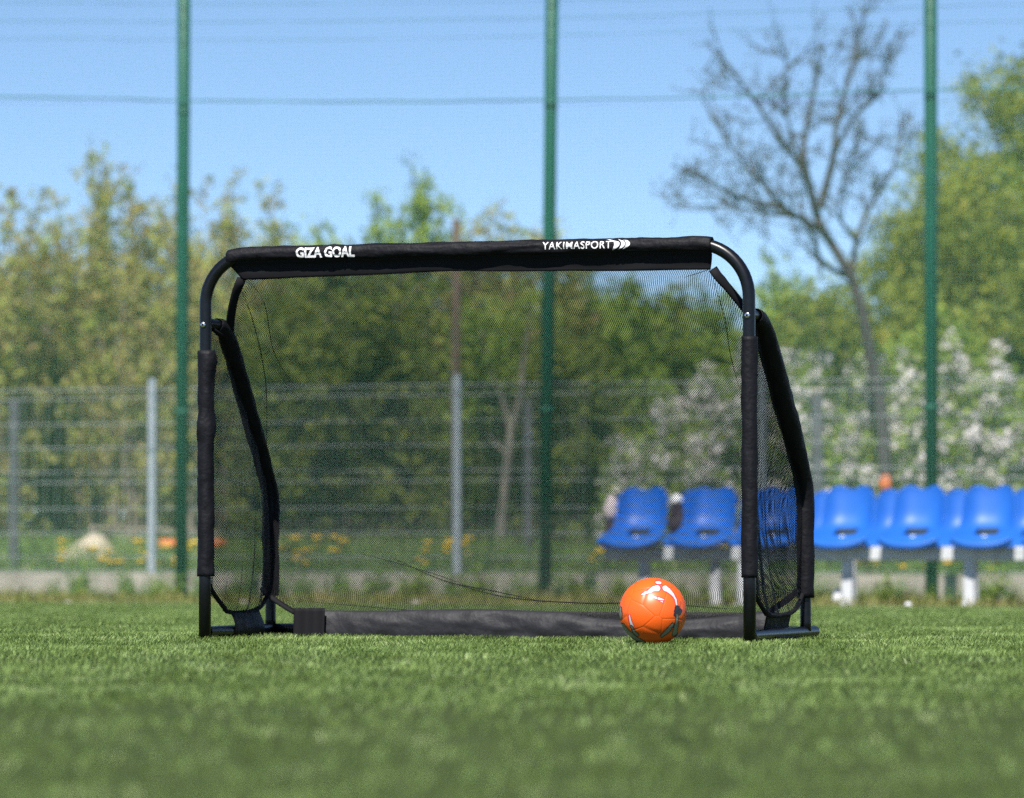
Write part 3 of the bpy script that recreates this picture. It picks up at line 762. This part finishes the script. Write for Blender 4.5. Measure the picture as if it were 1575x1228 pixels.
# things left on the rear seats
def cloth(name, c, size, mt, seed, parent=None):
    bm = bmesh.new(); bmesh.ops.create_icosphere(bm, subdivisions=4, radius=1)
    for v in bm.verts:
        p = v.co.copy(); q = p * 1.6 + Vector((seed, 0, 0)); d = 1 + .28 * noise.noise(q) + .12 * noise.noise(q * 3) + .05 * noise.noise(q * 7)
        v.co = Vector((p.x * size[0] * d, p.y * size[1] * d, p.z * size[2] * d))
    me = bpy.data.meshes.new(name); bm.to_mesh(me); bm.free(); me.polygons.foreach_set('use_smooth', [True] * len(me.polygons)); me.materials.append(mt)
    o = bpy.data.objects.new(name, me); C.objects.link(o); o.location = c; o.parent = parent; return o
M_pink = noisy(mat('pale_pink_cloth', (.55, .47, .47), .85), 12, [(.3, (.4, .33, .34)), (.7, (.72, .64, .63))], bump=.5)
M_navy = noisy(mat('dark_navy_cloth', (.03, .028, .04), .85), 12, [(.3, (.02, .018, .025)), (.7, (.05, .045, .06))], bump=.5)
def jacket(px, Yj, lab, toppy, topsz, lowpy, lowsz, seed):
    p = at(px, toppy, Yj); q = at(px, lowpy, Yj); root = empty('jacket', (p.x, Yj, q.z - lowsz[2])); root.location.z = q.z
    tag(root, lab, 'jacket', None)
    cloth('jacket_body', (0, 0, 0), lowsz, M_navy, seed, root); cloth('hood', (p.x - q.x, 0, p.z - q.z), topsz, M_pink, seed + 3, root)
    return root
jacket(941, 29.9, 'jacket with a pale pink top and dark lower part slung over the leftmost seat', 785, (.05, .07, .095), 818, (.05, .07, .085), 1)
jk = jacket(1041, 29.6, 'dark navy jacket with a small white hood hung between the first two seats', 769, (.038, .04, .035), 800, (.052, .06, .125), 5)
for ch in jk.children:
    if ch.name.startswith('hood'): ch.data.materials[0] = M_white

# litter and stones
M_bag = mat('white_film', (.8, .8, .8), .45)
p = at(1289, 919, 28.0); o = cloth('plastic_bag', (p.x, 28.0, p.z), (.035, .04, .055), M_bag, 8); tag(o, 'crumpled white plastic bag beside a white bench foot', 'litter')
p = at(1397, 930, 25.6); o = cloth('paper_scrap', (p.x, 25.6, p.z), (.02, .02, .012), M_bag, 12); tag(o, 'small white paper scrap at the turf edge under the seats', 'litter')
for px, lab in ((105, 'pale stone at the turf edge under the sand heap'), (375, 'pale stone at the turf edge inside the left side of the goal'), (640, 'pale stone at the turf edge behind the left half of the goal net')):
    p = at(px, 928, yon(px, 26.7)); o = cloth('stone', (p.x, p.y, p.z), (.026, .026, .018), M_conc, px); tag(o, lab, 'stone')
p = at(1361, 742, 38.0); o = cloth('orange_tag', (p.x, 37.98, p.z), (.05, .012, .06), M_orange, 3); tag(o, 'small orange plastic tag hanging on the bare tree trunk', 'tag')
# sand heap, orange barriers
bm = bmesh.new(); bmesh.ops.create_grid(bm, x_segments=40, y_segments=24, size=1)
hp = at(125, 850, 37.5)
for v in bm.verts:
    r2 = v.co.x ** 2 + v.co.y ** 2; v.co = Vector((v.co.x * .85, v.co.y * .8, .36 * math.exp(-r2 * 3.2) * (1 + .5 * noise.noise(v.co * 2.3)) - .05))
me = bpy.data.meshes.new('sand_heap'); bm.to_mesh(me); bm.free(); me.materials.append(M_sand); me.polygons.foreach_set('use_smooth', [True] * len(me.polygons))
o = bpy.data.objects.new('sand_heap', me); C.objects.link(o); o.location = (hp.x, 37.5, gz(hp.x, 37.5)); tag(o, 'pale sand heap beyond the fence on the left', 'sand heap')
for px, pw, lab in ((262, .09, 'orange plastic pipe lying in the weeds just left of the green post'), (333, .07, 'orange plastic pipe lying in the weeds behind the left goal post')):
    p = at(px, 838, 37.8); root = MB(); root.tube([(-pw, 0, 0), (pw, .05, .01)], .042, 14); root.tube([(-pw - .005, 0, 0), (-pw + .04, 0, 0)], .05, 14)
    o = root.build('plastic_pipe', M_orange); o.location = (p.x, 37.8, p.z); tag(o, lab, 'pipe', 'orange pipes in the weeds')
mb = MB()
p0 = at(140, 812, 39); p1 = at(330, 818, 39); mb.tube([p0 + Vector((0, 0, 0)), p1], .014, 8)
for q in (p0, p1): mb.tube([(q.x, q.y, -.2), (q.x, q.y, q.z)], .014, 8)
tag(mb.build('wooden_rail', M_pale_bark), 'low pale wooden rail above the sand heap', 'rail')

# ------------------------------------------------------------------ trees and shrubs
def quads_at(Cn, size, up_bias=.0, aspect=.55):
    n = len(Cn); a = rng.normal(size=(n, 3)); a[:, 2] += up_bias; a /= np.linalg.norm(a, axis=1)[:, None]
    b_ = rng.normal(size=(n, 3)); b_ -= a * (a * b_).sum(1)[:, None]; b_ /= np.linalg.norm(b_, axis=1)[:, None]
    s = (size * rng.uniform(.6, 1.3, n))[:, None]; a = a * s; b_ = b_ * s * aspect
    V = np.stack([Cn - a, Cn + b_, Cn + a, Cn - b_], 1).reshape(-1, 3); return V, np.arange(4 * n).reshape(-1, 4)
class Tubes:
    """fast low-poly tubes"""
    def __init__(s): s.v = []; s.f = []; s.n = 0
    def add(s, pts, rad, k=5):
        pts = np.asarray(pts, float); m = len(pts); t = np.gradient(pts, axis=0); t /= np.linalg.norm(t, axis=1)[:, None] + 1e-9
        ref = np.where(np.abs(t[:, 2:3]) > .9, [[1., 0, 0]], [[0, 0, 1.]]); a = np.cross(t, ref); a /= np.linalg.norm(a, axis=1)[:, None] + 1e-9; b_ = np.cross(t, a)
        an = np.linspace(0, 2 * np.pi, k, endpoint=False); rad = np.asarray(rad)[:, None, None]
        v = pts[:, None] + rad * (np.cos(an)[None, :, None] * a[:, None] + np.sin(an)[None, :, None] * b_[:, None])
        i = np.arange(m - 1)[:, None] * k; j = np.arange(k)[None]; j2 = (j + 1) % k
        f = np.stack([i + j, i + j2, i + k + j2, i + k + j], 2).reshape(-1, 4) + s.n
        s.v.append(v.reshape(-1, 3)); s.f.append(f); s.n += m * k
    def build(s, name, mt, parent): return mesh_np(name, np.concatenate(s.v), np.concatenate(s.f), mt, parent, True)
def wander(p, d, L_, n=6, up=.15, jit=.15):
    pts = [np.array(p, float)]; d = np.array(d, float); d /= np.linalg.norm(d)
    for _ in range(n):
        d = d + rng.normal(size=3) * jit; d[2] += up; d /= np.linalg.norm(d); pts.append(pts[-1] + d * L_ / n)
    return np.array(pts)
def seglerp(pts, t):
    x = t * (len(pts) - 1); i = min(int(x), len(pts) - 2); f = x - i; return pts[i] * (1 - f) + pts[i + 1] * f, pts[i + 1] - pts[i]
def shrub(name, px, py, Yd, width, lm, label, cat='shrub', group=None, stems=16, leaves=9000, size=.035, bark=M_bark, spread=.05, base=.15, low=0, upb=1.0, twigs=9, hvar=.3, flowers=0, trunk_h=0):
    """multi-stemmed upright bush whose top reaches photo row py"""
    top = at(px, py, Yd); z0 = gz(top.x, Yd) - .03; H_ = top.z - z0
    root = empty(name, (top.x, Yd, z0)); tag(root, label, cat, group)
    T = Tubes(); pts_l = []
    for k in range(stems):
        a = rng.uniform(0, 2 * np.pi); rr = math.sqrt(rng.random()); h = H_ * (1 - hvar * rr * rng.uniform(.4, 1.3)) * (1 if k else 1)
        if k == 0: rr = .1; h = H_
        tx, ty = math.cos(a) * rr * width / 2, math.sin(a) * rr * width / 2
        bx, by = tx * .35, ty * .35
        st_ = np.array([[bx + (tx - bx) * (q ** 1.2) + rng.normal() * .03 * q * width, by + (ty - by) * q ** 1.2 + rng.normal() * .03 * q * width, q * h] for q in np.linspace(0, 1, 8)])
        T.add(st_, np.linspace(.010 * h / 2 + .006, .004, 8))
        for j in range(twigs):
            q = rng.uniform(max(low, trunk_h), .97) ** .8; p, d = seglerp(st_, q); b_ = rng.uniform(0, 2 * np.pi)
            dr = np.array([math.cos(b_), math.sin(b_), rng.uniform(.3, 1.6) * upb]); L_ = rng.uniform(.12, .34) * H_ * (1 - .65 * q) + .06 * width
            tw = wander(p, dr, L_, 4, .12 * upb, .2); T.add(tw, np.linspace(.007, .002, 5), 3)
            pts_l.append((tw, 1.0))
        pts_l.append((st_[int(8 * max(low, .35)):], 1.2))
    w_ = np.array([np.linalg.norm(np.diff(t, axis=0), axis=1).sum() * c for t, c in pts_l]); w_ /= w_.sum()
    def sample(n, sd_):
        out = []
        for (tw, _), c in zip(pts_l, rng.multinomial(n, w_)):
            if c == 0: continue
            x = rng.beta(1.6, 1, c) * (len(tw) - 1); i = np.minimum(x.astype(int), len(tw) - 2); f = (x - i)[:, None]
            out.append(tw[i] * (1 - f) + tw[i + 1] * f + rng.normal(size=(c, 3)) * sd_)
        P_ = np.concatenate(out); P_[:, 2] = np.maximum(P_[:, 2], .02); return P_
    Cl = sample(leaves // 6, spread); Cl = np.repeat(Cl, 6, 0) + rng.normal(size=(len(Cl) * 6, 3)) * .032; V_, F_ = quads_at(Cl, size, .4); mesh_np('crown', V_, F_, lm, root)
    T.build('stems', bark, root)
    if flowers:
        Cn = sample(flowers // 26, spread * 1.2); Cn = np.repeat(Cn, 26, 0) + rng.normal(size=(len(Cn) * 26, 3)) * .042
        V_, F_ = quads_at(Cn, .025, 0, .9); mesh_np('blossom', V_, F_, L_blossom, root)
    return root
# left: tall olive thicket of shoots
G1 = 'olive green shoots thicket beyond the fence'
for px, py, Yd, wd in ((-75, 310, 45, 1.5), (18, 292, 44.5, 1.3), (88, 335, 46, 1.3), (150, 250, 45.5, 1.2), (205, 255, 45, 1.1), (262, 278, 46, 1.2), (310, 275, 44.5, 1.2), (362, 280, 46, 1.1), (422, 296, 45, .55)):
    side = {-75: 'outside the left edge', 18: 'at the left edge of the picture', 88: 'lower than its neighbours near the left edge', 150: 'with the highest shoots of the left thicket', 205: 'second highest, just left of the green post',
            262: 'directly behind the left green post', 310: 'above the left corner of the goal', 362: 'just right of the left green post', 422: 'narrow, at the right end of the left thicket'}[px]
    shrub('tall_shrub', px, py, Yd, wd, L_olive, 'tall olive and brown budding shrub ' + side, 'shrub', G1, stems=int(16 * wd), leaves=int(9500 * wd), size=.034, bark=M_pale_bark, spread=.05, hvar=.42, twigs=11, upb=1.6)
# the thicket behind the goal
G2 = 'green thicket behind the goal'
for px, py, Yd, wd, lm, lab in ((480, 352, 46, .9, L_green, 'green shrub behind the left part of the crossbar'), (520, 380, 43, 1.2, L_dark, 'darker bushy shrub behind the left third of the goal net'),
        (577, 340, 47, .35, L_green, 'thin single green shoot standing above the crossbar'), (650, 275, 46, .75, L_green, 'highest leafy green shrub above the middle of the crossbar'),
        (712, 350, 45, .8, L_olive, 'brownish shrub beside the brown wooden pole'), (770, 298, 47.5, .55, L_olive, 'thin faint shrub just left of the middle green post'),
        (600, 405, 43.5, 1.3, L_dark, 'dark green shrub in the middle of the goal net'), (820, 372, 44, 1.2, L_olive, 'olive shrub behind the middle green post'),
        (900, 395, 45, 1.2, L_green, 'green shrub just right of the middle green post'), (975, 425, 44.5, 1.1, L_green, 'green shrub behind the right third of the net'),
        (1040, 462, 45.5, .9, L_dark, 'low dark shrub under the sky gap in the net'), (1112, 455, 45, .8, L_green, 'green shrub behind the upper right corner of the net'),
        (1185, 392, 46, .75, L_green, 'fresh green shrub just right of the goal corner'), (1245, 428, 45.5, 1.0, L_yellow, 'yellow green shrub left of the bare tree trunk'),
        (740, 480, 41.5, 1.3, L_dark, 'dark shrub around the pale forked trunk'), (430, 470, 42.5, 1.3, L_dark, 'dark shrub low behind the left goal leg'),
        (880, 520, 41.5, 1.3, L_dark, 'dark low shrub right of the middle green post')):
    nl = int(12500 * wd); shrub('thicket_shrub', px, py, Yd, wd, lm, lab, 'shrub', G2, stems=max(3, int(15 * wd)), leaves=nl, size=.036, spread=.055, hvar=.22, twigs=10)
# broad trees on the right
def tree(name, px, py, Yd, cw, ch, lm, label, leaves, size=.04, bark=M_bark, clumps=120, trunk_px=None):
    top = at(px, py, Yd); z0 = gz(top.x, Yd) - .05; H_ = top.z - z0; root = empty(name, (top.x, Yd, z0)); tag(root, label, 'tree', None)
    T = Tubes(); tp = wander((trunk_px or 0, 0, 0), (-(trunk_px or 0) * .3, 0, 1), H_ * .62, 8, .2, .07); T.add(tp, np.linspace(.10, .05, 9), 8)
    cz = H_ - ch / 2; L_ = []
    for k in range(clumps):
        while True:
            q = rng.uniform(-1, 1, 3)
            if q @ q < 1 and q @ q > .12: break
        c = np.array([q[0] * cw / 2, q[1] * cw / 2, cz + q[2] * ch / 2]) * 1.0; c[:2] *= 1 + .25 * noise.noise(Vector(q * 2)) ; c[2] += .15 * noise.noise(Vector(q * 3))
        st_, _ = seglerp(tp, rng.uniform(.3, 1)); mid = (st_ + c) / 2 + rng.normal(size=3) * .1 - np.array([0, 0, .1])
        T.add(np.array([st_, (st_ + mid) / 2 , mid, (mid + c) / 2 + rng.normal(size=3) * .04, c]), np.linspace(.025, .004, 5), 4)
        n = int(leaves / clumps * rng.uniform(.5, 1.5)); r_ = rng.uniform(.10, .24); L_.append(c + rng.normal(size=(n, 3)) * np.array([r_, r_, r_ * .75]))
    P_ = np.concatenate(L_); V_, F_ = quads_at(P_, size, .3); mesh_np('crown', V_, F_, lm, root); T.build('trunk', bark, root); return root
tree('broadleaf_tree', 1560, 105, 49, 2.4, 3.6, L_yellow, 'tall yellow green tree at the right edge of the picture', 25000, clumps=170)
tree('broadleaf_tree', 1490, 240, 47.5, 1.7, 3.2, L_yellow, 'yellow green tree just right of the right green post', 17000, clumps=130)
tree('broadleaf_tree', 1395, 330, 48.5, 1.5, 2.7, L_yellow, 'yellow green tree behind and left of the right green post', 12500, clumps=110)
tree('broadleaf_tree', 1690, 150, 48, 2.2, 3.6, L_green, 'green tree beyond the right edge of the picture', 14000, clumps=110)
shrub('thicket_shrub', 1310, 440, 46.5, 1.2, L_yellow, 'light green shrub behind the bare tree trunk', 'shrub', G2, stems=16, leaves=13000)
shrub('thicket_shrub', 1440, 470, 43, 1.3, L_green, 'green bush low behind the right green post', 'shrub', G2, stems=16, leaves=13000)
shrub('thicket_shrub', 1550, 430, 43.5, 1.3, L_yellow, 'light green bush low at the right edge', 'shrub', G2, stems=16, leaves=13000)
# blossoming shrubs
G3 = 'white blossoming shrubs behind the seats'
for px, py, Yd, wd, fl, lab in ((1000, 655, 38.6, .62, 2600, 'low left end of the white blossoming shrubs seen through the net'), (1075, 560, 39.2, .8, 4600, 'white blossoming shrub behind the right part of the net'),
        (1165, 520, 39.6, .8, 4800, 'white blossoming shrub around the right goal leg'), (1250, 545, 38.6, .8, 3800, 'white blossoming shrub behind the thick dark post'), (1345, 535, 39.4, .8, 4200, 'white blossoming shrub around the bare tree trunk'),
        (1430, 540, 38.7, .9, 3600, 'white blossoming shrub behind the right green post'), (1525, 545, 38.9, .9, 4200, 'white blossoming shrub near the right edge'), (1610, 560, 39, .9, 3600, 'white blossoming shrub at the very right edge')):
    shrub('blossom_shrub', px, py, Yd, wd, L_green, lab, 'shrub', G3, stems=13, leaves=6500, size=.032, bark=M_dark_bark, spread=.07, upb=.6, twigs=10, flowers=int(fl * 1.7), hvar=.45)
# bare tree, limbs traced and given depth
BT = 38.1
bt = empty('bare_tree', (at(1362, 800, BT).x, BT, gz(2.5, BT) - .05)); tag(bt, 'nearly bare dark tree with a leaning trunk right of the goal', 'tree'); o0 = np.array(bt.location)
def tr(pts, dy):
    out = []
    for k, (x, y) in enumerate(pts):
        yy = BT + dy * k / max(1, len(pts) - 1); out.append(np.array(at(x, y, yy)) - o0)
    return np.array([np.array(q) for q in catmull(out, 4)])
limbs = [([(1366, 900), (1362, 760), (1358, 650), (1342, 560), (1326, 480), (1310, 430), (1285, 385), (1262, 350)], 0, .062, .038),
 ([(1262, 350), (1245, 285), (1236, 225), (1250, 150), (1268, 70)], .7, .04, .008), ([(1255, 325), (1235, 262), (1190, 200), (1150, 140), (1085, 62)], -.6, .032, .006),
 ([(1258, 352), (1205, 322), (1145, 307), (1080, 275), (1035, 254)], -.9, .035, .006), ([(1262, 320), (1282, 240), (1287, 190), (1312, 100), (1332, 10)], .4, .036, .007),
 ([(1308, 425), (1318, 370), (1338, 318), (1372, 262), (1388, 200)], .8, .032, .006), ([(1238, 335), (1180, 328), (1115, 317), (1035, 319)], .9, .02, .004),
 ([(1300, 425), (1262, 400), (1245, 352), (1190, 300), (1160, 230)], -1.0, .028, .006), ([(1284, 235), (1310, 185), (1350, 140), (1372, 60)], -.5, .022, .004),
 ([(1205, 322), (1160, 270), (1120, 220), (1105, 180)], .6, .018, .004), ([(1318, 372), (1290, 330), (1300, 270), (1320, 220)], -.6, .02, .004), ([(1240, 262), (1215, 200), (1205, 130), (1215, 60)], .5, .018, .004)]
T = Tubes(); L_ = []
for pts, dy, r0, r1 in limbs:
    q = tr(pts, dy); T.add(q, np.linspace(r0, r1, len(q)), 8)
    if r0 > .06: continue  # the trunk itself carries no twigs
    for k in range(14 if dy < .7 else 11):
        t = rng.uniform(.2, .97); p, d = seglerp(q, t); d = d / np.linalg.norm(d); dr = d + rng.normal(size=3) * .75; tw = wander(p, dr, rng.uniform(.2, .52), 5, .10, .13); T.add(tw, np.linspace(.008, .0032, 6), 4)
        for j in range(5):
            p2, d2 = seglerp(tw, rng.uniform(.2, 1)); t2 = wander(p2, d2 / np.linalg.norm(d2) + rng.normal(size=3) * .8, rng.uniform(.1, .3), 4, .08, .2); T.add(t2, np.linspace(.0045, .0022, 5), 3)
            L_.append(t2[rng.integers(1, 5, 5)] + rng.normal(size=(5, 3)) * .02)
T.build('trunk', M_dark_bark, bt); P_ = np.concatenate(L_); V_, F_ = quads_at(P_, .016, .3); mesh_np('bud_leaves', V_, F_, L_bud, bt)
# pale forked trunk behind the net
FYk = 40.4; ft = empty('forked_trunk', (at(772, 830, FYk).x, FYk, gz(0, FYk) - .05)); o0 = np.array(ft.location); BTs = BT; BT = FYk
tag(ft, 'pale forked trunk left of the middle green post, seen through the net', 'tree')
T = Tubes()
for pts, dy, r0, r1 in (([(768, 900), (772, 800), (780, 720), (786, 660)], 0, .05, .035), ([(786, 665), (775, 620), (752, 560), (735, 490)], .2, .035, .012), ([(786, 665), (800, 610), (806, 550), (820, 470)], -.2, .035, .012), ([(780, 700), (745, 665), (715, 640)], .1, .02, .008)):
    q = tr(pts, dy); T.add(q, np.linspace(r0, r1, len(q)), 8)
T.build('trunk', M_bark, ft)
Cn = np.concatenate([np.array(at(x, y, FYk)) - o0 + rng.normal(size=(260, 3)) * .14 for x, y in ((735, 490), (820, 470), (770, 520), (715, 640), (750, 560))]); V_, F_ = quads_at(Cn, .03, .3); mesh_np('crown', V_, F_, L_green, ft)
BT = BTs
# the wood far behind reads as one mass
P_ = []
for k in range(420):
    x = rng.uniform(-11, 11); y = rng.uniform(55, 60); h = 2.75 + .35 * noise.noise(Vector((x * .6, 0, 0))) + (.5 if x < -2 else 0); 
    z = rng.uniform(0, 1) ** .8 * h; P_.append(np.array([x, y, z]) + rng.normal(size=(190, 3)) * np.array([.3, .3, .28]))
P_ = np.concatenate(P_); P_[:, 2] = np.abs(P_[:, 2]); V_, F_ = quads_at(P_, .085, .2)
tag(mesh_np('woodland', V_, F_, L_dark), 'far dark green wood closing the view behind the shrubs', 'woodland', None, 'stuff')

# ------------------------------------------------------------------ weeds, grass and flowers between pitch and fence
def tufts(n, x0, x1, n0, n1, hmin, hmax, per=10, thr=-.1, zf=None):
    Xs, Ys, Hs, Zs = [], [], [], []
    for _ in range(n):
        x = rng.uniform(x0, x1); y = rng.uniform(n0, n1) - TY * x
        if noise.noise(Vector((x * 1.3, y * 1.3, 9))) < thr: continue
        h = rng.uniform(hmin, hmax) * (1 + .6 * noise.noise(Vector((x * 2, y * 2, 2))))
        k = per; Xs.append(x + rng.normal(size=k) * .05); Ys.append(y + rng.normal(size=k) * .05); Hs.append(np.full(k, h)); Zs.append(np.full(k, gz(x, y) - .005))
    return map(np.concatenate, (Xs, Ys, Hs, Zs))
X, Y, H, Z = tufts(4200, -7, 7, 26.7, 33.3, .03, .10, 9, .0)
tag(blades('verge_grass', X, Y, H, rng.uniform(.004, .010, len(X)), L_verge, .9, Z), 'rough verge grass between pitch and fence', 'grass', None, 'stuff')
X, Y, H, Z = tufts(9000, -9, 9, 33.7, 43, .12, .34, 9, -.5)
tag(blades('meadow_grass', X, Y, H, rng.uniform(.006, .014, len(X)), L_weed, .7, Z), 'tall fresh grass beyond the fence', 'grass', None, 'stuff')
def weed_mesh():
    P_ = []; T = Tubes()
    for k in range(7):
        s_ = wander((rng.normal() * .03, rng.normal() * .03, 0), (rng.normal() * .3, rng.normal() * .3, 1), rng.uniform(.12, .26), 4, .1, .2); T.add(s_, np.linspace(.004, .002, 5), 3)
        P_.append(s_[rng.integers(1, 5, 26)] + rng.normal(size=(26, 3)) * .028)
    V_, F_ = quads_at(np.concatenate(P_), .020, .3); return T, V_, F_
wr = empty('weed', (0, 0, 0)); T, V_, F_ = weed_mesh(); wl = mesh_np('weed_leaves', V_, F_, L_weed, wr); T.build('stems', L_weed, wr)
tag(wr, 'small leafy green weed on the verge before the concrete plinth', 'weed', 'weeds on the verge')
wx = [(-3.5 + 7.2 * (i + .5) / 88 + rng.uniform(-.08, .08), rng.choice([rng.uniform(31.6, 33.1), rng.uniform(31.6, 33.1), rng.uniform(30.6, 33.)])) for i in range(88)]
wx = [(x, y - TY * x) for x, y in wx]
for i, (x, y) in enumerate(wx):
    o = wr if i == 0 else copy_tree(wr); o.location = (x, y, gz(x, y)); o.rotation_euler.z = rng.uniform(0, 6); s_ = rng.uniform(.4, 1.1); o.scale = (s_, s_, s_); px = 787.5 + F * x / y; o['label'] = 'small leafy weed before the concrete plinth, ' + ('left of the goal' if px < 305 else 'seen through the left half of the net' if px < 740 else 'seen through the right half of the net' if px < 1150 else 'below the blue seats')
def flower():
    root = empty('dandelion', (0, 0, 0)); mb = MB(); mb.tube([(0, 0, 0), (.01, 0, .10), (.006, .01, .18)], .0035, 5); mb.build('stalk', L_weed, root)
    mb = MB(); mb.tube([(.006, .01, .172), (.006, .01, .180), (.006, .01, .190), (.006, .01, .194)], [.006, .024, .027, .012], 12); mb.build('flower_head', M_yellow, root)
    n = 9; Cn = np.array([[.04 * math.cos(a), .04 * math.sin(a), .02] for a in np.linspace(0, 6, n)]); V_, F_ = quads_at(Cn, .04, 0, .3); mesh_np('leaves', V_, F_, L_weed, root)
    tag(root, 'yellow dandelion in the grass around the fence', 'flower', 'yellow dandelions'); return root
fl0 = flower(); k = 0
spots = [(x + rng.normal() * 7, y + rng.normal() * 5) for x, y, n in ((300, 850, 5), (265, 838, 3), (450, 842, 9), (480, 850, 4), (520, 858, 4), (650, 868, 4), (690, 872, 3), (720, 862, 3), (925, 866, 6), (955, 872, 12), (970, 876, 6),
         (1090, 868, 7), (1110, 874, 5), (1325, 870, 9), (1330, 882, 7), (1245, 872, 3), (1275, 878, 4), (1365, 882, 3), (1390, 870, 3), (1420, 868, 3), (1460, 868, 4), (1520, 874, 3), (95, 855, 3), (160, 868, 3), (220, 850, 4), (245, 885, 2), (185, 862, 3)) for _ in range(n)]
for px, py in spots:
    yd = yon(px, rng.uniform(33.75, 35.6)); p = at(px, py, yd); o = fl0 if k == 0 else copy_tree(fl0); k += 1
    s_ = rng.uniform(1.25, 1.9); o.scale = (s_, s_, s_); o.location = (p.x, yd, gz(p.x, yd) - .02); o.rotation_euler.z = rng.uniform(0, 6); o['label'] = 'yellow dandelion in the grass, ' + ('left of the goal' if px < 305 else 'seen through the left half of the net' if px < 740 else 'seen through the right half of the net' if px < 1150 else 'below the blue seats')
